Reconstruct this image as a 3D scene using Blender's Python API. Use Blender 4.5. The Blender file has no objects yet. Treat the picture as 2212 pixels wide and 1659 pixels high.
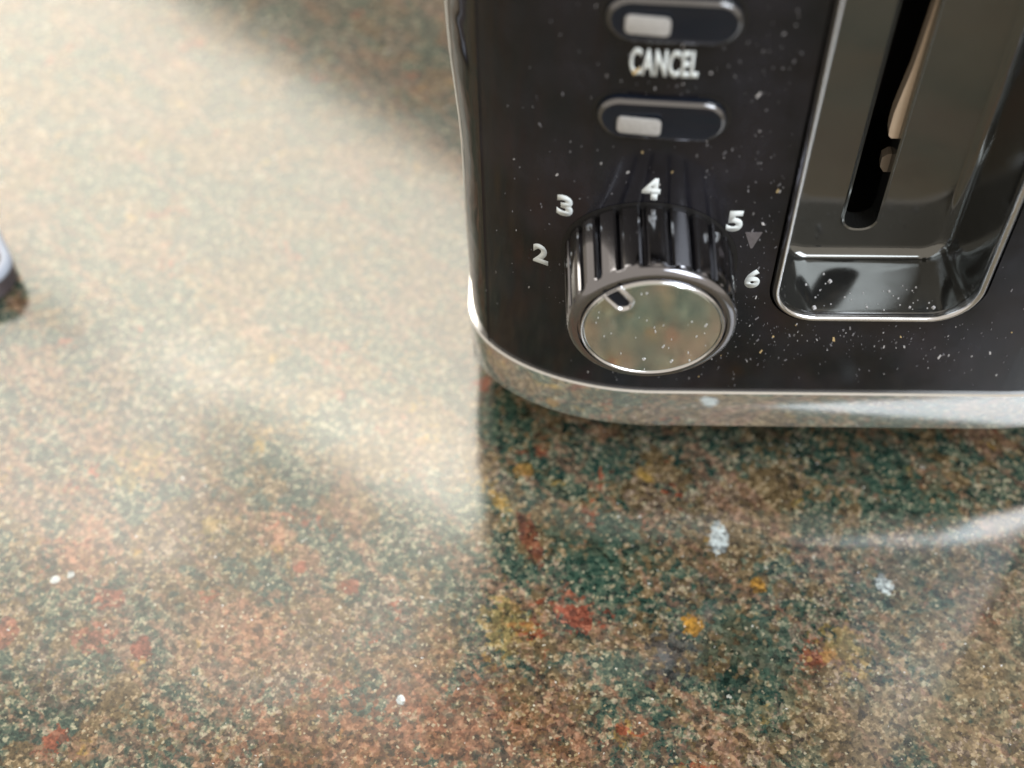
import bpy, bmesh, math, random
from mathutils import Vector, Matrix
R = math.radians
MM = 0.001
scene = bpy.context.scene

# ------------------------------------------------------------------ camera
cam_d = bpy.data.cameras.new('camera'); cam = bpy.data.objects.new('camera', cam_d)
scene.collection.objects.link(cam); scene.camera = cam
TH, PSI, RHO = R(53), R(-2), R(-1)
fwd = Vector((math.sin(PSI)*math.cos(TH), math.cos(PSI)*math.cos(TH), -math.sin(TH)))
r0 = Vector((math.cos(PSI), -math.sin(PSI), 0)); u0 = r0.cross(fwd)
rt = r0*math.cos(RHO) + u0*math.sin(RHO); up = rt.cross(fwd)
cam.matrix_world = Matrix(((rt.x, up.x, -fwd.x, 0), (rt.y, up.y, -fwd.y, -0.185), (rt.z, up.z, -fwd.z, 0.281), (0, 0, 0, 1)))
cam_d.sensor_width = 36; cam_d.lens = 47.2
cam_d.clip_start = 0.01; cam_d.clip_end = 50
cam_d.dof.use_dof = True; cam_d.dof.focus_distance = 0.281; cam_d.dof.aperture_fstop = 8.2

# ------------------------------------------------------------------ world and lamps
world = bpy.data.worlds.new('World'); scene.world = world; world.use_nodes = True
bg = world.node_tree.nodes['Background']
bg.inputs['Color'].default_value = (1.0, 0.89, 0.75, 1); bg.inputs['Strength'].default_value = 0.60

def area(name, base, az, el, dist, sx, sy, radiance, col, roll=0.0):
    """rectangular lamp seen from 'base' at azimuth az (deg from +Y to +X) and elevation el"""
    az, el = R(az), R(el)
    z = Vector((math.sin(az)*math.cos(el), math.cos(az)*math.cos(el), math.sin(el)))
    rh = Vector((math.cos(az), -math.sin(az), 0)); uh = rh.cross(z) * (1 if rh.cross(z).z > 0 else -1)
    x = rh*math.cos(R(roll)) + uh*math.sin(R(roll)); y = z.cross(x)
    loc = Vector(base) + z*dist
    d = bpy.data.lights.new(name, 'AREA'); d.shape = 'RECTANGLE'; d.size = sx; d.size_y = sy
    d.energy = radiance*math.pi*sx*sy; d.color = col
    o = bpy.data.objects.new(name, d); scene.collection.objects.link(o)
    o.matrix_world = Matrix(((x.x, y.x, z.x, loc.x), (x.y, y.y, z.y, loc.y), (x.z, y.z, z.z, loc.z), (0, 0, 0, 1)))
    return o
# bright slanting window beyond the counter, seen mirrored in the polished stone, plus two dimmer lamps added to fill and fade its glare
CB0 = (-0.09, 0.08, 0)
area('window_lamp', CB0, -20.5, 43.2, 4.0, 3.9, 1.02, 4.4, (1.0, 0.94, 0.80), roll=45)
area('left_glare_fill_lamp', CB0, -41.6, 46.9, 4.1, 1.9, 0.70, 2.0, (1.0, 0.94, 0.84), roll=45)
area('upper_glare_fade_lamp', CB0, -40.6, 51.2, 4.2, 3.3, 1.10, 1.5, (1.0, 0.93, 0.81), roll=45)
# cooler daylight from behind the camera, to its right
area('side_window_lamp', (0.08, 0, 0), 180-55, 48, 2.6, 1.64, 1.7, 6.2, (0.88, 0.94, 1.0))

scene.cycles.max_bounces = 7; scene.cycles.diffuse_bounces = 2; scene.cycles.glossy_bounces = 5
scene.view_settings.view_transform = 'Standard'; scene.view_settings.look = 'None'
scene.view_settings.exposure = 0.3; scene.view_settings.gamma = 1.0

# ------------------------------------------------------------------ material helpers
def new_mat(name):
    m = bpy.data.materials.new(name); m.use_nodes = True
    nt = m.node_tree; b = nt.nodes['Principled BSDF']
    return m, nt, b
def node(nt, typ, **kw):
    n = nt.nodes.new(typ)
    for k, v in kw.items():
        if k.startswith('i_'): n.inputs[k[2:].replace('_', ' ')].default_value = v
        else: setattr(n, k, v)
    return n
def ramp(nt, stops, interp='LINEAR'):
    n = nt.nodes.new('ShaderNodeValToRGB'); cr = n.color_ramp; cr.interpolation = interp
    while len(cr.elements) < len(stops): cr.elements.new(0.5)
    for e, (p, c) in zip(cr.elements, stops):
        e.position = p; e.color = (c, c, c, 1) if not isinstance(c, tuple) else (*c, 1)
    return n
def mth(nt, op, a, b=None, c=None, clamp=False):
    n = nt.nodes.new('ShaderNodeMath'); n.operation = op; n.use_clamp = clamp
    for i, v in enumerate((a, b, c)):
        if v is None: continue
        if isinstance(v, (int, float)): n.inputs[i].default_value = v
        else: nt.links.new(v, n.inputs[i])
    return n.outputs[0]
def mix(nt, fac, a, b, blend='MIX'):
    n = nt.nodes.new('ShaderNodeMix'); n.data_type = 'RGBA'; n.blend_type = blend
    for s, v in ((n.inputs[0], fac), (n.inputs[6], a), (n.inputs[7], b)):
        if isinstance(v, tuple): s.default_value = (*v, 1)
        elif isinstance(v, (int, float)): s.default_value = v
        else: nt.links.new(v, s)
    return n.outputs[2]
def coords(nt, scale=1000.0, rot=(0, 0, 0), sc=None):
    tc = nt.nodes.new('ShaderNodeTexCoord'); mp = nt.nodes.new('ShaderNodeMapping')
    mp.inputs['Scale'].default_value = sc or (scale,)*3; mp.inputs['Rotation'].default_value = rot
    nt.links.new(tc.outputs['Object'], mp.inputs['Vector']); return mp.outputs[0]
def noise(nt, vec, scale, detail=4, rough=0.55, dist=0.0, out='Fac'):
    n = nt.nodes.new('ShaderNodeTexNoise'); n.inputs['Scale'].default_value = scale
    n.inputs['Detail'].default_value = detail; n.inputs['Roughness'].default_value = rough
    n.inputs['Distortion'].default_value = dist
    nt.links.new(vec, n.inputs['Vector']); return n.outputs[out]
def voro(nt, vec, scale, feature='F1', rnd=1.0):
    n = nt.nodes.new('ShaderNodeTexVoronoi'); n.feature = feature; n.inputs['Scale'].default_value = scale
    n.inputs['Randomness'].default_value = rnd
    nt.links.new(vec, n.inputs['Vector']); return n
def vadd(nt, a, b, amt):
    s = nt.nodes.new('ShaderNodeVectorMath'); s.operation = 'SCALE'; nt.links.new(b, s.inputs[0]); s.inputs['Scale'].default_value = amt
    t = nt.nodes.new('ShaderNodeVectorMath'); t.operation = 'ADD'; nt.links.new(a, t.inputs[0]); nt.links.new(s.outputs[0], t.inputs[1])
    return t.outputs[0]

# ------------------------------------------------------------------ materials
def counter_point(px, py):
    """photo pixel (2212 x 1659 frame) -> point on the counter, in mm"""
    d = rt*((px-1106)/2900) - up*((py-829.5)/2900) + fwd
    t = -0.281/d.z
    return d.x*t*1000, (d.y*t-0.185)*1000

def granite():
    m, nt, b = new_mat('polished_granite'); L = nt.links.new
    v = coords(nt)                                   # millimetres
    wob = noise(nt, v, 0.35, 2, out='Color'); vw = vadd(nt, v, wob, 4.0)
    wob2 = noise(nt, v, 1.1, 3, .6, out='Color'); vg = vadd(nt, v, wob2, 1.3)
    patch = noise(nt, vw, 0.055, 4, 0.65, 0.6)          # ~20 mm colour fields
    patch2 = noise(nt, vadd(nt, vw, wob, 30.0), 0.08, 4, 0.65)
    g1 = voro(nt, vg, 0.72); g2 = voro(nt, vg, 1.5)
    sep = lambda vor: (lambda q: (L(vor.outputs['Color'], q.inputs[0]), q)[1])(nt.nodes.new('ShaderNodeSeparateColor'))
    s1 = sep(g1); s2 = sep(g2)
    fine = ramp(nt, [(.33, 0.0), (.67, 1.0)]); L(noise(nt, v, .75, 3, .7), fine.inputs[0])
    green = ramp(nt, [(0.0, (.010, .022, .019)), (.30, (.028, .060, .050)), (.52, (.062, .098, .076)), (.75, (.16, .185, .130)), (1, (.50, .48, .35))])
    brown = ramp(nt, [(0.0, (.046, .036, .022)), (.28, (.100, .075, .043)), (.5, (.158, .118, .068)), (.75, (.26, .198, .120)), (1, (.54, .43, .29))])
    mauve = ramp(nt, [(0.0, (.045, .036, .032)), (.35, (.10, .076, .064)), (.65, (.18, .135, .112)), (1, (.44, .36, .29))])
    gv = mth(nt, 'ADD', mth(nt, 'MULTIPLY', s1.outputs[0], .42), mth(nt, 'ADD', mth(nt, 'MULTIPLY', s2.outputs[0], .36), mth(nt, 'MULTIPLY', fine.outputs[0], .22)))
    gv = mth(nt, 'ADD', mth(nt, 'SUBTRACT', mth(nt, 'MULTIPLY', gv, 1.35), .17), mth(nt, 'MULTIPLY', mth(nt, 'SUBTRACT', patch2, .5), .5), clamp=True)
    for r in (green, brown, mauve): L(gv, r.inputs[0])
    pd = mth(nt, 'ADD', patch, mth(nt, 'MULTIPLY', mth(nt, 'SUBTRACT', s1.outputs[1], .5), .11))
    f1 = ramp(nt, [(.485, 0.0), (.555, 1.0)]); L(pd, f1.inputs[0])
    pm = mth(nt, 'ADD', patch2, mth(nt, 'MULTIPLY', mth(nt, 'SUBTRACT', s2.outputs[1], .5), .14))
    f2 = ramp(nt, [(.52, 0.0), (.60, .75)]); L(pm, f2.inputs[0])
    col = mix(nt, f1.outputs[0], green.outputs[0], brown.outputs[0])
    col = mix(nt, f2.outputs[0], col, mauve.outputs[0])
    gm = mth(nt, 'ADD', .25, mth(nt, 'MULTIPLY', gv, 1.5))
    def tinted(c):
        n = nt.nodes.new('ShaderNodeVectorMath'); n.operation = 'SCALE'; n.inputs[0].default_value = c; L(gm, n.inputs['Scale']); return n.outputs[0]
    # red and gold blots, several mm wide
    nb = noise(nt, vadd(nt, v, wob, 9.0), 0.085, 5, 0.65); fb = ramp(nt, [(.63, 0.0), (.67, .85)]); L(nb, fb.inputs[0])
    col = mix(nt, fb.outputs[0], col, tinted((.26, .085, .055)))
    tc2 = coords(nt, rot=(0, 0, 2.1)); ng = noise(nt, vadd(nt, tc2, wob, 6.0), 0.10, 4, 0.6); fg = ramp(nt, [(.65, 0.0), (.69, .7)]); L(ng, fg.inputs[0])
    col = mix(nt, fg.outputs[0], col, tinted((.36, .24, .085)))
    # thin pinkish veins running diagonally
    vr = coords(nt, rot=(0, 0, R(44)))
    st = nt.nodes.new('ShaderNodeMapping'); st.inputs['Scale'].default_value = (.16, 1, 1); L(vr, st.inputs['Vector'])
    nv = noise(nt, vadd(nt, st.outputs[0], wob, 4.0), 0.05, 3, 0.55)
    dv = mth(nt, 'ABSOLUTE', mth(nt, 'SUBTRACT', nv, .5)); fv = ramp(nt, [(.0, .95), (.010, .6), (.026, 0.0)]); L(dv, fv.inputs[0])
    col = mix(nt, mth(nt, 'MULTIPLY', fv.outputs[0], mth(nt, 'ADD', .35, mth(nt, 'MULTIPLY', fine.outputs[0], .65))), col, tinted((.26, .155, .112)))
    # mineral blots where the slab shows them
    rag = mth(nt, 'SUBTRACT', noise(nt, vadd(nt, v, wob, 2.0), .30, 5, .75), .5)
    RED, DRED, SAL, RUST, GOLD, ORA, GRN, DGR, GRY, PALE, TAN = (.30, .082, .058), (.19, .05, .036), (.36, .17, .11), (.27, .115, .07), (.40, .28, .10), (.50, .27, .07), (.032, .072, .055), (.016, .034, .028), (.055, .055, .058), (.62, .70, .72), (.30, .23, .14)
    blots = [(1105, 905, 9, 8, GRN, .6), (1300, 1190, 14, 10, GRN, .75), (1620, 1400, 12, 9, GRN, .65), (1900, 1010, 18, 10, GRN, .6),
             (1650, 930, 12, 4, DGR, .6), (1450, 1420, 4, 6, GRY, .75), (1590, 1470, 4, 4, DGR, .7), (1980, 1250, 12, 9, GRN, .45),
             (1250, 1330, 4.2, 3.2, RED, 0.68), (1145, 1165, 2.2, 8, DRED, 0.59), (1770, 1425, 3.2, 2.6, RED, 0.51),
             (240, 1290, 3.4, 2.2, RED, 0.59), (305, 1400, 2.6, 3, DRED, 0.77), (200, 1375, 3.2, 3.6, RED, 0.51), (8, 1370, 3, 4, RED, 0.51), (755, 1268, 2.6, 1.8, RED, 0.59), (650, 1230, 1.6, 2, RED, 0.59),
             (595, 1150, 3.2, 4.5, SAL, 0.50), (170, 1200, 7, 8, SAL, 0.40), (545, 1355, 6, 7, SAL, 0.40), (1020, 1590, 34, 11, RUST, 0.36), (780, 1610, 26, 10, RUST, 0.32), (880, 1470, 14, 10, RUST, 0.29),
             (1900, 1560, 26, 10, TAN, 0.32), (2120, 1450, 22, 14, TAN, 0.36), (300, 1005, 5, 5, GOLD, 0.36), (455, 1135, 4.5, 2.5, GOLD, 0.43),
             (1090, 1345, 5, 6, GOLD, 0.43), (1495, 1350, 2.4, 2.4, ORA, 0.72), (1635, 1262, 2, 2, ORA, 0.68), (1820, 1405, 5, 5, GOLD, 0.43), (1130, 1015, 3, 2, ORA, 0.42),
             (1553, 1165, 2.2, 4.6, PALE, .95), (118, 1252, 1.1, .9, PALE, .75), (152, 1242, .9, .9, PALE, .7), (1910, 1262, 1.8, 2.6, PALE, .8), (865, 1512, 1, 1.3, PALE, .9)]
    for px, py, rx, ry, c, k in blots:
        x, y = counter_point(px, py)
        mp = nt.nodes.new('ShaderNodeMapping'); mp.vector_type = 'TEXTURE'
        mp.inputs['Location'].default_value = (x, y, 0); mp.inputs['Scale'].default_value = (rx, ry, 1e4); mp.inputs['Rotation'].default_value = (0, 0, R(((px*7+py*3) % 60)-30))
        L(v, mp.inputs['Vector'])
        ln = nt.nodes.new('ShaderNodeVectorMath'); ln.operation = 'LENGTH'; L(mp.outputs[0], ln.inputs[0])
        d = mth(nt, 'ADD', ln.outputs['Value'], mth(nt, 'MULTIPLY', rag, 3.4 if rx > 3 else 1.6))
        d = mth(nt, 'ADD', d, mth(nt, 'MULTIPLY', mth(nt, 'SUBTRACT', s1.outputs[1], .5), 1.5 if rx > 3 else .5))
        mr = nt.nodes.new('ShaderNodeMapRange'); L(d, mr.inputs['Value'])
        mr.inputs['From Min'].default_value = 1.15 if rx > 3 else 1.05; mr.inputs['From Max'].default_value = .85; mr.inputs['To Min'].default_value = 0; mr.inputs['To Max'].default_value = k
        col = mix(nt, mr.outputs[0], col, tinted(c))
    # dark mica and pale feldspar flecks of mixed size; the near-white ones are glints of light painted in
    k = voro(nt, vg, 0.33); ks = sep(k)
    dk = mth(nt, 'MULTIPLY', mth(nt, 'GREATER_THAN', ks.outputs[0], .78), mth(nt, 'LESS_THAN', k.outputs['Distance'], .36))
    col = mix(nt, mth(nt, 'MULTIPLY', dk, .55), col, (.018, .020, .019))
    for sc_, th_, rad, amt, ca, cb in ((.34, .84, .30, .80, (.44, .40, .28), (.74, .76, .72)), (.78, .74, .46, .72, (.44, .35, .20), (.64, .59, .45)), (.19, .84, .14, .9, (.60, .58, .48), (.80, .84, .86)), (.55, .90, .30, 1.0, (.80, .78, .66), (.95, .97, 1.0))):
        w = voro(nt, vg, sc_); ws = sep(w)
        wk = mth(nt, 'MULTIPLY', mth(nt, 'GREATER_THAN', ws.outputs[1], th_), mth(nt, 'LESS_THAN', w.outputs['Distance'], mth(nt, 'MULTIPLY', ws.outputs[2], rad)))
        col = mix(nt, mth(nt, 'MULTIPLY', wk, amt), col, mix(nt, ws.outputs[0], ca, cb))
    hs = node(nt, 'ShaderNodeHueSaturation', i_Saturation=1.12, i_Value=.86); L(col, hs.inputs['Color']); L(hs.outputs[0], b.inputs['Base Color'])
    b.inputs['IOR'].default_value = 1.85
    rr = ramp(nt, [(.3, .085), (.75, .15)]); L(noise(nt, v, 0.03, 4, .6), rr.inputs[0]); L(rr.outputs[0], b.inputs['Roughness'])
    bp = node(nt, 'ShaderNodeBump', i_Strength=0.05, i_Distance=0.0002); L(noise(nt, v, .12, 3, .5), bp.inputs['Height']); L(bp.outputs[0], b.inputs['Normal'])
    return m

def gloss_black(name, base=(.006, .006, .008), dust=(.072, .076, .112), amt=.32, rough=.10, bump=0.0, bscale=.02):
    m, nt, b = new_mat(name); L = nt.links.new
    v = coords(nt)
    vs = coords(nt, sc=(1000, 1000, 420))
    n1 = noise(nt, v, 0.035, 5, .6); n2 = noise(nt, vs, .55, 4, .65)
    f = ramp(nt, [(.38, 0.04), (.72, 1.0)]); L(n1, f.inputs[0])
    f2 = ramp(nt, [(.36, .65), (.70, 1.0)]); L(n2, f2.inputs[0])
    fac = mth(nt, 'MULTIPLY', mth(nt, 'MULTIPLY', f.outputs[0], f2.outputs[0]), amt)
    # tiny lint specks in the film
    vo = voro(nt, vs, .8); s = nt.nodes.new('ShaderNodeSeparateColor'); L(vo.outputs['Color'], s.inputs[0])
    sp = mth(nt, 'MULTIPLY', mth(nt, 'GREATER_THAN', s.outputs[0], .965), mth(nt, 'LESS_THAN', vo.outputs['Distance'], .17))
    col = mix(nt, fac, base, dust); col = mix(nt, mth(nt, 'MULTIPLY', sp, amt), col, (.4, .4, .42))
    L(col, b.inputs['Base Color'])
    r = ramp(nt, [(.3, rough), (.75, rough+.09)]); L(n1, r.inputs[0]); L(r.outputs[0], b.inputs['Roughness'])
    b.inputs['IOR'].default_value = 1.52
    if bump:
        bp = node(nt, 'ShaderNodeBump', i_Strength=1.0, i_Distance=bump); L(noise(nt, v, bscale, 1, .4), bp.inputs['Height']); L(bp.outputs[0], b.inputs['Normal'])
    return m

def metal(name, col, rough, smudge=.10, metallic=1.0, bump=0.0):
    m, nt, b = new_mat(name); L = nt.links.new
    v = coords(nt); n = noise(nt, v, .12, 5, .65)
    b.inputs['Base Color'].default_value = (*col, 1); b.inputs['Metallic'].default_value = metallic
    r = ramp(nt, [(.35, rough), (.75, rough+smudge)]); L(n, r.inputs[0]); L(r.outputs[0], b.inputs['Roughness'])
    c = mix(nt, n, tuple(x*.82 for x in col), col); L(c, b.inputs['Base Color'])
    if bump:
        bp = node(nt, 'ShaderNodeBump', i_Strength=1.0, i_Distance=bump); L(noise(nt, v, .05, 2, .4), bp.inputs['Height']); L(bp.outputs[0], b.inputs['Normal'])
    return m

def plain(name, col, rough=.5, var=.15, scale=.2):
    m, nt, b = new_mat(name); L = nt.links.new
    n = noise(nt, coords(nt), scale, 4, .6)
    L(mix(nt, n, tuple(c*(1-var) for c in col), tuple(min(1, c*(1+var)) for c in col)), b.inputs['Base Color'])
    b.inputs['Roughness'].default_value = rough
    return m

M = dict(
    granite=granite(),
    panel=gloss_black('gloss_black_panel'),
    shell=metal('polished_dark_steel', (.15, .15, .155), .05, .08, bump=.0011),
    recess=metal('dark_mirror_plastic', (.21, .215, .21), .08, .10, metallic=.9),
    button=gloss_black('navy_black_button', base=(.006, .010, .020), dust=(.06, .07, .09), amt=.15, rough=.06),
    dark=plain('matte_black_plastic', (.008, .008, .008), .55),
    chrome=metal('polished_chrome', (.96, .97, .97), .035, .05, metallic=.90, bump=.00004),
    rim=metal('bright_edge', (.82, .83, .86), .16, .1),
    smoke=metal('smoked_chrome', (.33, .33, .36), .08, .12),
    buttonrim=metal('button_edge', (.24, .24, .25), .12, .12, metallic=.9),
    bezel=metal('dark_bezel', (.12, .12, .13), .10, .12, metallic=.8),
    disc=metal('dial_face_metal', (.84, .91, .88), .06, .08),
    ink=plain('pale_blue_print', (.84, .92, .96), .5, .06, .8),
    greyink=plain('grey_print', (.15, .14, .15), .5, .5, .9),
    pad=plain('white_indicator', (.46, .46, .46), .35, .35, 1.6),
    strip=plain('cream_metal_strip', (.62, .49, .36), .35, .2, .15),
    speck=plain('pale_lint', (.62, .62, .64), .7, .35, .5),
    film=plain('dull_lint', (.22, .22, .24), .8, .4, .5),
    crumb=plain('toast_crumb', (.62, .47, .24), .8, .3, .9),
    handle=plain('mauve_grey_plastic', (.085, .070, .078), .35, .2, .1),
    handlehighlight=plain('pale_blue_highlight', (.50, .56, .68), .35, .08, .2),
    foot=plain('rubber', (.02, .02, .02), .7),
    element=plain('heating_element_board', (.20, .16, .12), .7),
)

# ------------------------------------------------------------------ mesh helpers
col_ = scene.collection
def link_mesh(name, verts, faces, mat, parent=None, smooth=True, angle=35):
    me = bpy.data.meshes.new(name)
    me.from_pydata([(x*MM, y*MM, z*MM) for x, y, z in verts], [], faces); me.update()
    bm = bmesh.new(); bm.from_mesh(me); bmesh.ops.remove_doubles(bm, verts=bm.verts, dist=1e-7)
    bmesh.ops.recalc_face_normals(bm, faces=bm.faces); bm.to_mesh(me); bm.free()
    return finish(name, me, mat, parent, smooth, angle)
def finish(name, me, mat, parent=None, smooth=True, angle=35):
    if smooth:
        me.polygons.foreach_set('use_smooth', [True]*len(me.polygons)); me.set_sharp_from_angle(angle=R(angle))
    me.materials.append(mat)
    o = bpy.data.objects.new(name, me); col_.objects.link(o)
    if parent: o.parent = parent; o.matrix_parent_inverse = parent.matrix_world.inverted()
    return o
class MB:
    def __init__(s): s.v = []; s.f = []
    def loft(s, loops, closed=True, cap0=False, cap1=False):
        b = len(s.v); n = len(loops[0])
        for l in loops: s.v += list(l)
        for k in range(len(loops)-1):
            for i in range(n if closed else n-1):
                j = (i+1) % n
                s.f.append((b+k*n+i, b+k*n+j, b+(k+1)*n+j, b+(k+1)*n+i))
        if cap0: s.f.append(tuple(b+i for i in reversed(range(n))))
        if cap1: s.f.append(tuple(b+(len(loops)-1)*n+i for i in range(n)))
        return s
    def fill(s, outer, holes):
        """flat polygon with holes"""
        bm = bmesh.new(); es = []
        for lp in [outer]+holes:
            vs = [bm.verts.new(p) for p in lp]
            es += [bm.edges.new((vs[i], vs[(i+1) % len(vs)])) for i in range(len(vs))]
        bmesh.ops.triangle_fill(bm, edges=es, use_beauty=True, use_dissolve=False)
        bm.verts.index_update(); b = len(s.v)
        s.v += [tuple(v.co) for v in bm.verts]; s.f += [tuple(b+v.index for v in f.verts) for f in bm.faces]
        bm.free(); return s
    def build(s, name, mat, parent=None, smooth=True, angle=35):
        return link_mesh(name, s.v, s.f, mat, parent, smooth, angle)

def rrect(x0, x1, z0, z1, r, y, n=8):
    """rounded rectangle loop in the XZ plane at depth y"""
    pts = []
    for cx, cz, a0 in ((x1-r, z0+r, -90), (x1-r, z1-r, 0), (x0+r, z1-r, 90), (x0+r, z0+r, 180)):
        for i in range(n+1):
            a = R(a0+90*i/n); pts.append((cx+r*math.cos(a), y, cz+r*math.sin(a)))
    return pts

# plan of the toaster (mm): flat front between two elliptical corners
XL, XR, CA, CB, DEP = 27.0, 105.0, 44.0, 26.0, 270.0
def front_y(x):
    if x < XL: u = min(1, (XL-x)/CA)
    elif x > XR: u = min(1, (x-XR)/CA)
    else: return 0.0
    return CB-CB*math.sqrt(max(0, 1-u*u))
def plan(o, z, n=20):
    a, b = CA+o, CB+o; pts = []
    for cx, cy, a0 in ((XR, CB, -90), (XR, DEP-CB, 0), (XL, DEP-CB, 90), (XL, CB, 180)):
        for i in range(n+1):
            t = R(a0+90*i/n); pts.append((cx+a*math.cos(t), cy+b*math.sin(t), z))
    return pts
PHI = 64.0                                    # panel wraps the corner this far
def corner_arc(side, t0, t1, n, o=0.0):
    pts = []
    for i in range(n+1):
        t = R(t0+(t1-t0)*i/n); c = XL if side < 0 else XR
        pts.append((c+side*(CA+o)*math.sin(t), CB-(CB+o)*math.cos(t)))
    return pts

# ================================================================== SETTING
def make_counter():
    mb = MB()
    x0, x1, y0, y1 = -700, 800, -330, 900
    lo = lambda e, z: [(x0+e, y0+e, z), (x1-e, y0+e, z), (x1-e, y1-e, z), (x0+e, y1-e, z)]
    mb.loft([lo(0, -30), lo(0, -6), lo(1.5, -2), lo(6, 0)], cap0=True, cap1=True)
    o = mb.build('countertop', M['granite'], smooth=False)
    o['kind'] = 'structure'; o['label'] = 'polished granite countertop speckled green, rust and tan'
    return o
make_counter()

# ================================================================== TOASTER
toaster = bpy.data.objects.new('toaster', None); col_.objects.link(toaster)
toaster.location = (66*MM, 135*MM, 0); toaster.empty_display_size = .02
toaster['label'] = 'glossy black toaster with chrome base band, ribbed dial and CANCEL button on the granite'
toaster['category'] = 'toaster'
bpy.context.view_layer.update()

Z0, Z1, ZT = 33.6, 206.0, 220.0
OX0, OX1, OZ0, OZ1 = 49.4, 90.9, 60.8, 196.0    # lever recess opening
def make_panel():
    mb = MB()
    hole = rrect(OX0-1.9, OX1+1.9, OZ0-1.9, OZ1+1.9, 11.0, 0.0, 10)
    mb.fill([(XL, 0, Z0), (XR, 0, Z0), (XR, 0, Z1), (XL, 0, Z1)], [hole])
    mb.loft([hole, [(x, y+1.3, z) for x, y, z in hole]])
    for s in (-1, 1):
        arc = corner_arc(s, 0, PHI, 26); arc += [(arc[-1][0]-s*1.2, arc[-1][1]+1.0)]
        b = len(mb.v)
        zs = [Z0, 70, 110, 150, 180, Z1]
        for z in zs: mb.v += [(x, y, z) for x, y in arc]
        n = len(arc)
        for k in range(len(zs)-1):
            for i in range(n-1): mb.f.append((b+k*n+i, b+k*n+i+1, b+(k+1)*n+i+1, b+(k+1)*n+i))
    me = bpy.data.meshes.new('front_panel'); me.from_pydata([(x*MM, y*MM, z*MM) for x, y, z in mb.v], [], mb.f); me.update()
    bm = bmesh.new(); bm.from_mesh(me)
    for f in bm.faces:
        f.normal_update(); f.smooth = abs(f.normal.y) < .9999
        if f.normal.y > 0: f.normal_flip()
    bm.to_mesh(me); bm.free()
    return finish('front_panel', me, M['panel'], toaster, smooth=False)
make_panel()

def make_shell():
    mb = MB(); path = [(a[0], a[1]) for a in corner_arc(-1, PHI+.9, 90, 10, -.15)]
    path += [(x, y) for x, y, z in reversed(plan(-.15, 0)[21:63])]           # left back, right back
    # order: left side -> back -> right side
    left = corner_arc(-1, PHI+.9, 90, 10, -.15)
    back_l = [(x, y) for x, y, z in reversed(plan(-.15, 0)[42:63])]
    back_r = [(x, y) for x, y, z in reversed(plan(-.15, 0)[21:42])]
    right = list(reversed(corner_arc(1, PHI+.9, 90, 10, -.15)))
    path = left+back_l+back_r+right
    path = [(left[0][0]+1.0, left[0][1]-.6)] + path + [(right[-1][0]-1.0, right[-1][1]-.6)]
    b = 0; zs = [Z0+13*i for i in range(14)]; zs[-1] = Z1
    def flare(x, y, z):
        k = 2.6*min(1, max(0, (z-62)/80))+.35*math.sin(z/8.5+.6)
        w = min(1, max(0, (y-14)/12)); sgn = -1 if x < 66 else 1
        return (x+sgn*k*w*min(1, abs(x-66)/70), y, z)
    zs = [Z0+(Z1-Z0)*i/40 for i in range(41)]
    mb.loft([[flare(x, y, z) for x, y in path] for z in zs], closed=False)
    return mb.build('side_shell', M['shell'], toaster, angle=40)
make_shell()

def make_top():
    mb = MB(); prof = []
    for i in range(9):
        t = R(90*i/8); prof.append((-9+9*math.cos(t), ZT-9+9*math.sin(t)))
    prof = [(-.2, Z1+.6)] + prof
    mb.loft([plan(o, z) for o, z in prof])
    slots = []
    for sx in (45.0, 87.0):
        slots.append([(x, z+0, ZT) for x, _, z in rrect(sx-15, sx+15, 45, 225, 6, 0, 5)])
    mb.fill(plan(-9, ZT), slots)
    top = mb.build('top_cover', M['panel'], toaster, angle=30)
    for sl in slots:
        w = MB(); w.loft([[(x, y, ZT-.01) for x, y, z in sl], [(x, y, ZT-110) for x, y, z in sl]], cap1=True)
        w.build('bread_slot', M['dark'], top)
make_top()

def make_band():
    mb = MB()
    prof = [(-1.5, 33.9), (.45, 33.9), (.85, 33.5), (.85, 32.7), (.5, 32.35), (.5, 20.6), (.1, 19.8), (-4, 19.6)]
    mb.loft([plan(o, z, 28) for o, z in prof])
    mb.build('chrome_band', M['chrome'], toaster, angle=28)
    b = MB(); b.loft([plan(-3.9, 19.9), plan(-17.5, 19.9), plan(-18, 19.4), plan(-18.5, 4.2), plan(-20, 3.2)], cap0=False, cap1=True)
    b.build('base', M['dark'], toaster)
    for fx, fy in ((28, 40), (104, 40), (28, 230), (104, 230)):
        f = MB(); lp = lambda r, z: [(fx+r*math.cos(R(15*i)), fy+r*math.sin(R(15*i)), z) for i in range(24)]
        f.loft([lp(8, 3.4), lp(8, .8), lp(7.2, 0)], cap0=True, cap1=True); f.build('foot', M['foot'], toaster)
make_band()

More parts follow.
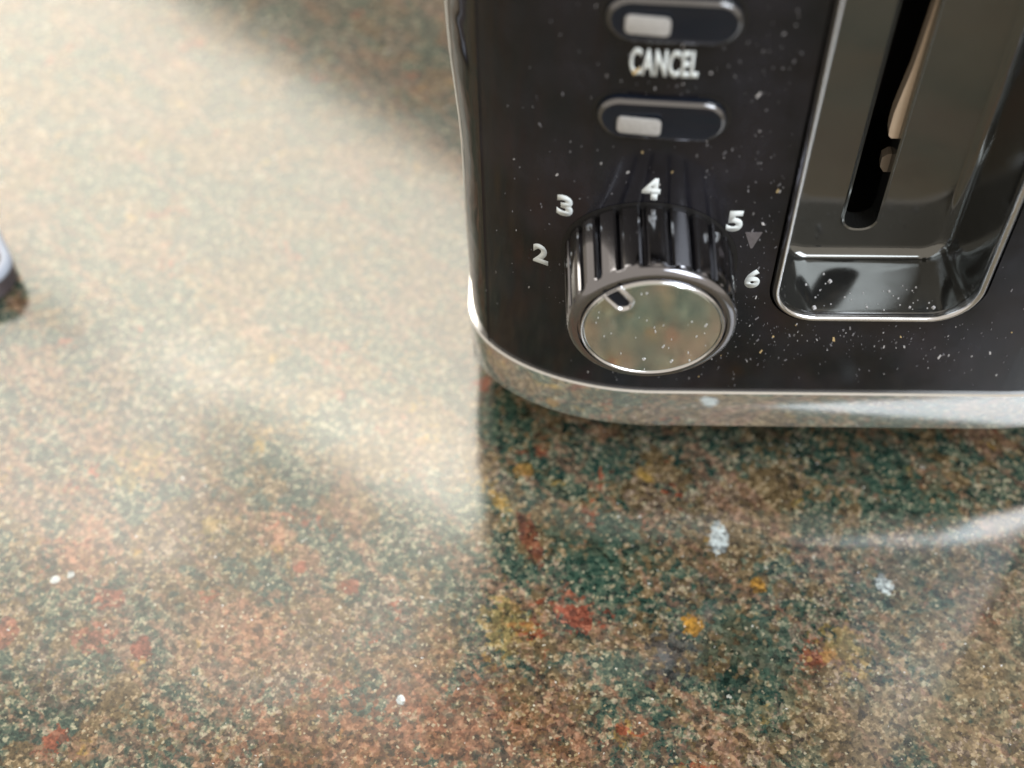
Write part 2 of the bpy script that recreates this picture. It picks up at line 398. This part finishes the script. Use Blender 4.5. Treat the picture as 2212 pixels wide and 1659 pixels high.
DR = 17.0                                       # recess depth
SX0, SX1, SZ0, SZ1 = 64.4, 71.4, 70.0, 186.0     # slide slot in its floor
def make_recess():
    # raised bright bezel lip
    mb = MB(); loops = []
    for k in range(9):
        t = R(180*k/8); e = 0.95*math.cos(t)      # + outside
        loops.append(rrect(OX0-.6-e*.9, OX1+.6+e*.9, OZ0-.6-e*.9, OZ1+.6+e*.9, 9.6+e*.9, .4-1.25*math.sin(t), 10))
    hous = MB()
    # walls: straight draft then a fillet into the floor
    fil = 3.0; n = 6; dr = 2.2
    L = [rrect(OX0-.2, OX1+.2, OZ0-.2, OZ1+.2, 9.0, .3, 10), rrect(OX0+.3, OX1-.3, OZ0+.1, OZ1-.1, 8.6, 2.0, 10),
         rrect(OX0+dr, OX1-dr, OZ0+1.0, OZ1-1.0, 6.5, DR-fil, 10)]
    for i in range(1, n+1):
        t = R(90*i/n); e = fil*(1-math.cos(t))
        L.append(rrect(OX0+dr+e, OX1-dr-e, OZ0+1.0+e, OZ1-1.0-e, max(6.5-e, 2.5), DR-fil+fil*math.sin(t), 10))
    hous.loft(L)
    slot = rrect(SX0-.7, SX1+.7, SZ0-.7, SZ1+.7, 3.6, DR, 8)
    hous.fill(L[-1], [slot])
    h = hous.build('lever_recess', M['recess'], toaster, angle=32)
    mb.loft(loops).build('recess_lip', M['bezel'], h, angle=60)
    ed = MB(); ed.loft([rrect(OX0+.1-e, OX1-.1+e, OZ0+.1-e, OZ1-.1+e, 9.0+e, y, 10) for e, y in ((-.12, .9), (-.10, -.30), (.10, -.80), (.40, -1.02), (.75, -1.0), (.85, -.5))]); ed.build('lip_edge', M['rim'], h, angle=60)
    s = MB()
    s.loft([rrect(SX0-.7, SX1+.7, SZ0-.7, SZ1+.7, 3.6, DR, 8), rrect(SX0-.45, SX1+.45, SZ0-.45, SZ1+.45, 3.5, DR-.45, 8),
            rrect(SX0, SX1, SZ0, SZ1, 3.2, DR-.25, 8), rrect(SX0, SX1, SZ0, SZ1, 3.2, DR+4.5, 8)])
    s.build('slide_slot', M['recess'], h, angle=50)
    # dark chamber behind the slot
    c = MB(); q = lambda y: rrect(SX0-12, SX1+12, SZ0-4, SZ1+8, 3, y, 3)
    c.loft([q(DR+4.6), q(DR+40)], cap1=True); c.build('chamber', M['dark'], h)
    # curved cream strip inside, seen through the slot
    st = MB(); loops = []
    for z, x in ((94.5, 70.0), (95.2, 69.3), (97, 69.1), (101, 69.1), (107, 69.7), (112, 70.25), (117, 70.5), (123, 70.8), (131, 71.15), (140, 71.3)):
        loops.append([(x, DR+1.2, z), (SX1-.03, DR+1.2, z), (SX1-.03, DR+4.2, z), (x+.2, DR+4.2, z)])
    st.loft(loops, cap0=True, cap1=True).build('spring_strip', M['strip'], h, angle=60)
    st2 = MB(); st2.loft([[(x, DR+2, z), (SX1-.03, DR+2, z), (SX1-.03, DR+4.2, z), (x+.2, DR+4.2, z)] for z, x in ((84.5, 70.6), (86, 69.6), (88.5, 69.5), (89.5, 70.6))], cap0=True, cap1=True).build('spring_clip', M['element'], h)
    # lever at the top of its travel
    lv = MB()
    lv.loft([rrect(SX0+.8, SX1-.8, 141, 147, 1, y, 3) for y in (DR+6, 1.0)], cap0=True, cap1=True)
    lv.loft([rrect(55+e, 85-e, 138.5+e, 149.5-e, 4.5, y, 6) for e, y in ((1, 1), (0, -1), (0, -16), (1.2, -18.5), (3, -19.2))], cap0=True, cap1=True)
    return lv, h
lever_mb, recess = make_recess()
lv = lever_mb
for i, p in enumerate(lv.v): lv.v[i] = (p[0], p[1], p[2]+36)
lv.build('lever', M['recess'], toaster)

def wrap(o, off):
    """lay a flat part built at y=0 on the curved front"""
    for v in o.data.vertices: v.co.y += front_y(v.co.x/MM)*MM - off*MM
def pill(x0, x1, z0, z1, y, e=0):
    r = (z1-z0)/2-e
    return rrect(x0+e, x1-e, z0+e, z1-e, r, y, 12)
def make_button(x0, x1, z0, z1, ind):
    b = MB()
    b.loft([pill(x0, x1, z0, z1, 1.0), pill(x0, x1, z0, z1, -1.0), pill(x0, x1, z0, z1, -1.15, .15)])
    b.loft([pill(x0, x1, z0, z1, -1.75, .8), pill(x0, x1, z0, z1, -1.62, 1.5)], cap1=True)
    o = b.build('button', M['button'], toaster, angle=40)
    rim = MB(); rim.loft([pill(x0, x1, z0, z1, -1.15, .15), pill(x0, x1, z0, z1, -1.6, .35), pill(x0, x1, z0, z1, -1.75, .8)])
    rm = rim.build('rim', M['buttonrim'], o, angle=60)
    gp = MB(); gp.loft([pill(x0, x1, z0, z1, -.06, -.9), pill(x0, x1, z0, z1, -.06, -.1)]); g = gp.build('surround', M['dark'], o)
    ix0, ix1, iz0, iz1 = ind
    i = MB(); i.loft([rrect(ix0, ix1, iz0, iz1, .9, -1.55, 4), rrect(ix0, ix1, iz0, iz1, .9, -1.95, 4), rrect(ix0+.2, ix1-.2, iz0+.2, iz1-.2, .8, -2.05, 4)], cap1=True)
    ii = i.build('indicator', M['pad'], o)
    for q in (o, rm, g, ii): wrap(q, 0)
    return o
make_button(9.8, 33.0, 111.2, 120.4, (13.4, 21.3, 112.9, 116.6))
make_button(10.4, 33.4, 133.0, 142.2, (13.6, 21.2, 135.2, 138.9))

def lettering(txt, x0, x1, z0, z1, mat='ink', name='lettering', bold=.03, slant=0.0):
    cu = bpy.data.curves.new('txt', 'FONT'); cu.body = txt; cu.size = 1; cu.offset = bold; cu.space_character = 1.06
    cu.resolution_u = 4
    t = bpy.data.objects.new('txt', cu); col_.objects.link(t); bpy.context.view_layer.update()
    me = bpy.data.meshes.new_from_object(t.evaluated_get(bpy.context.evaluated_depsgraph_get()))
    bpy.data.objects.remove(t)
    xs = [v.co.x for v in me.vertices]; ys = [v.co.y for v in me.vertices]
    bm = bmesh.new(); bm.from_mesh(me)
    for v in bm.verts:
        u = (v.co.x-min(xs))/(max(xs)-min(xs)); w = (v.co.y-min(ys))/(max(ys)-min(ys))
        x = x0+u*(x1-x0)+slant*(w-.5)*(z1-z0); z = z0+w*(z1-z0)
        v.co = (x*MM, (front_y(x)-.03)*MM, z*MM)
    r = bmesh.ops.extrude_face_region(bm, geom=bm.faces[:])
    for g in r['geom']:
        if isinstance(g, bmesh.types.BMVert): g.co.y += .05*MM
    bmesh.ops.recalc_face_normals(bm, faces=bm.faces)
    me2 = bpy.data.meshes.new(name); bm.to_mesh(me2); bm.free()
    return finish(name, me2, M[mat], toaster, smooth=False)
lettering('CANCEL', 15.0, 27.0, 125.0, 131.0, bold=.038)
for d, cx, cz in (('2', -.2, 73.2), ('3', 4.5, 89.4), ('4', 20.9, 97.6), ('5', 37.9, 89.2), ('6', 43.6, 72.3)):
    w = 3.5 if d == '4' else 3.2
    lettering(d, cx-w/2, cx+w/2, cz-2.9, cz+2.9, name='numeral', bold=.052)
mk = MB(); mk.loft([[(40.3, y, 86.2), (43.7, y, 86.2), (42.3, y, 81.6), (41.9, y, 81.6)] for y in (-.08, .02)], cap0=True)
mk.build('dial_mark', M['greyink'], toaster, smooth=False)

# ---- browning dial
KX, KZ, KR, KH = 21.9, 76.2, 16.9, 17.2
def make_dial():
    mb = MB(); NR = 22; per = 12
    def loop(r, y, groove):
        pts = []
        for i in range(NR*per):
            a = 2*math.pi*(i+.5)/(NR*per); k = (i % per)+.5
            d = abs(k-per/2)/(per/2)                 # 1 at groove, 0 mid rib
            g = groove if d > .80 else (groove*.2 if d > .66 else 0)
            rr = r-g+.12*(1-d*d)*(1 if groove else 0)
            pts.append((KX+rr*math.cos(a), y, KZ+rr*math.sin(a)))
        return pts
    loops = [loop(KR+.25, 3.5, 1.25), loop(KR+.15, -2, 1.25), loop(KR-.15, -14.2, 1.25), loop(KR-.2, -14.8, .5), loop(KR-.25, -15.1, 0)]
    for i in range(1, 7):
        t = R(90*i/6); loops.append(loop(KR-.25-1.5*(1-math.cos(t)), -15.1-1.5*math.sin(t), 0))
    mb.loft(loops); mb.loft([loop(KR-1.75, -16.6, 0), loop(KR-2.2, -16.6, 0), loop(KR-2.4, -16.0, 0), loop(1, -16.0, 0)], cap1=True)
    k = mb.build('dial', M['smoke'], toaster, angle=24)
    cl = lambda r, y: [(KX+r*math.cos(R(5*i)), y, KZ+r*math.sin(R(5*i))) for i in range(72)]
    dm = MB(); dm.loft([cl(13.5, -16.0), cl(13.5, -16.75), cl(13.3, -16.95)], cap1=True); dm.build('face', M['disc'], k, angle=40)
    rg = MB(); rg.loft([cl(14.2, -16.3), cl(14.15, -17.0), cl(13.95, -17.2), cl(13.75, -17.1), cl(13.6, -16.7)]); rg.build('rim', M['rim'], k, angle=60)
    wl = MB(); wl.loft([[(x, front_y(x)-.10, z) for x, y, z in cl(r, 0)] for r in (14.0, 18.0)]); wl.build('dial_shadow_ring', M['dark'], k)  # dark ring painted in for the shadow gap round the dial's base
    # U-shaped pointer notch at the rim
    ang = R(127); ux, uz = math.cos(ang), math.sin(ang); tx, tz = -uz, ux
    def pt(a, b, y): return (KX+ux*a+tx*b, y, KZ+uz*a+tz*b)
    out, inn, pad = [], [], []
    U = lambda w: [(14.2, w)]+[(10.3-w*math.sin(R(20*i)), w*math.cos(R(20*i))) for i in range(10)]+[(14.2, -w)]
    u = MB(); u.loft([[pt(a, b, y) for a, b in U(w)] for w, y in ((2.3, -16.9), (2.0, -17.6), (1.7, -17.8), (1.3, -17.5), (1.2, -16.9))], closed=False)
    u.build('pointer_frame', M['rim'], k, angle=60)
    p = MB(); p.loft([[pt(a, b, -16.97) for a, b in U(1.15)], [pt(a, b, -17.1) for a, b in U(1.15)]], cap1=True); p.build('pointer_inlay', M['button'], k)
    return k
dial = make_dial()

# ---- lint and crumbs lying on the front
def specks(name, n, mat, seed, size, parent, picker):
    rnd = random.Random(seed); mb = MB()
    for _ in range(n):
        x, y, z = picker(rnd); s = size*rnd.lognormvariate(0, .55); s = min(s, size*3)
        a = rnd.gauss(R(82), .35); l = s*rnd.uniform(1.0, 3.4); h = .12
        ca, sa = math.cos(a), math.sin(a)
        q = [(-l/2, -s/2), (l/2*rnd.uniform(.6, 1), -s/2*rnd.uniform(.5, 1)), (l/2, s/2*rnd.uniform(.4, 1)), (-l/2*rnd.uniform(.5, 1), s/2)]
        lp = [(x+u*ca-v*sa, z+u*sa+v*ca) for u, v in q]
        b = len(mb.v)
        mb.v += [(px, y+.04, pz) for px, pz in lp]+[(px, y-h, pz) for px, pz in lp]
        mb.f += [(b+4, b+5, b+6, b+7)]+[(b+i, b+(i+1) % 4, b+4+(i+1) % 4, b+4+i) for i in range(4)]
    o = mb.build(name, M[mat], parent, smooth=False); o['kind'] = 'stuff'; return o
CL = [(44, 60, 5, 7), (52, 54, 9, 3), (66, 53, 10, 3), (80, 55, 8, 4), (40, 108, 6, 14), (45, 86, 3, 10), (30, 66, 12, 9), (22, 104, 10, 5), (14, 60, 10, 10), (36, 45, 14, 6), (95, 52, 8, 8), (25, 123, 9, 2.5), (60, 44, 20, 5), (38, 128, 6, 12), (2, 96, 6, 20)]
def pick_panel(r):
    while True:
        if r.random() < .8:
            c = r.choice(CL); x = r.gauss(c[0], c[2]); z = r.gauss(c[1], c[3])
        else: x = r.uniform(-8, 118); z = r.uniform(35, 150)
        if z < 35 or x > 118 or x < -10: continue
        if OX0-2.2 < x < OX1+2.2 and z > OZ0-2.2: continue
        if (x-KX)**2+(z-KZ)**2 < (KR+1.5)**2: continue
        if 9 < x < 34 and (110.5 < z < 121 or 132 < z < 143): continue
        return x, front_y(x), z
specks('lint', 420, 'film', 2, .12, toaster, pick_panel)
specks('lint', 110, 'speck', 3, .13, toaster, pick_panel)
specks('lint', 16, 'crumb', 5, .30, toaster, pick_panel)
big = iter([(29.2, 126.2), (42.6+.9, 88.6), (16.2, 101.5), (23.8, 132.0), (56, 52.2), (63, 49), (73, 50.5), (46, 54), (88, 47)])
specks('lint', 9, 'speck', 9, .42, toaster, lambda r: (lambda p: (p[0], front_y(p[0]), p[1]))(next(big)))
def pick_face(r):
    while True:
        x = r.uniform(-13, 13); z = r.uniform(-13, 4) if r.random() < .75 else r.uniform(-13, 13)
        if x*x+z*z < 165: return KX+x, -16.96, KZ+z
specks('lint', 30, 'speck', 11, .15, dial, pick_face)
# lint lying on the recess ledge and along its lower lip
def ledge(n, seed, size, parent):
    rnd = random.Random(seed); mb = MB()
    for _ in range(n):
        x = rnd.uniform(OX0+6, OX1-7); y = rnd.triangular(1.0, DR-4, 2.0); s = size*rnd.lognormvariate(0, .5)
        z = OZ0+.1+(y-2)/12*.9+.03
        b = len(mb.v); a = rnd.uniform(0, 3.1); ca, sa = math.cos(a)*s, math.sin(a)*s
        mb.v += [(x-ca, y-sa, z), (x+sa, y-ca, z), (x+ca, y+sa, z), (x-sa, y+ca, z)]+[(x-ca*.7, y-sa*.7, z+s), (x+sa*.7, y-ca*.7, z+s), (x+ca*.7, y+sa*.7, z+s), (x-sa*.7, y+ca*.7, z+s)]
        mb.f += [(b+4, b+5, b+6, b+7)]+[(b+i, b+(i+1) % 4, b+4+(i+1) % 4, b+4+i) for i in range(4)]
    o = mb.build('lint', M['speck'], parent, smooth=False); o['kind'] = 'stuff'
ledge(42, 21, .17, recess)

# ================================================================== UTENSIL HANDLE at the counter's left
def make_handle():
    root = bpy.data.objects.new('utensil_handle', None); col_.objects.link(root)
    root.location = (-.165, .07, 0); root.empty_display_size = .01
    root['label'] = 'dark grey rounded handle tip with a pale blue painted highlight along one edge lying on the bare granite'
    root['category'] = 'utensil'
    bpy.context.view_layer.update()
    # right-hand edge runs up and away to the left
    tip = Vector((-150.5, 52.0, 0)); d = Vector((-.52, .855, 0)).normalized(); n = Vector((d.y, -d.x, 0))   # n points right
    W_ = 9.0
    def outline(z, e=0, part=False):
        pts = [(W_*math.sin(R(a)), W_*.9*(1-math.cos(R(a)))) for a in range(-90, 91, 6)]
        pts = [(s_*(W_-e)/W_, W_*.9+(t-W_*.9)*(W_*.9-e)/(W_*.9)) for s_, t in pts]
        pts = [(pts[0][0], 95)]+pts+[(pts[-1][0], 95)]
        if part: pts = pts[19:]
        return [(tip.x+d.x*t+n.x*s_, tip.y+d.y*t+n.y*s_, z) for s_, t in pts]
    g = MB(); g.loft([outline(0.0, 1.6), outline(1.6), outline(8.0), outline(9.2, 1.0), outline(9.6, 2.6)], cap0=True, cap1=True)
    g.build('grip', M['handle'], root)
    t = MB(); t.loft([outline(z, e, True) for z, e in ((7.0, -.1), (7.4, -.5), (8.6, -.4), (9.7, .5), (9.9, 1.4), (9.6, 2.1), (9.0, 2.5))], closed=False)  # light on the right-hand edge, put in as a pale strip
    t.build('painted_lit_edge', M['handlehighlight'], root, angle=60)
make_handle()
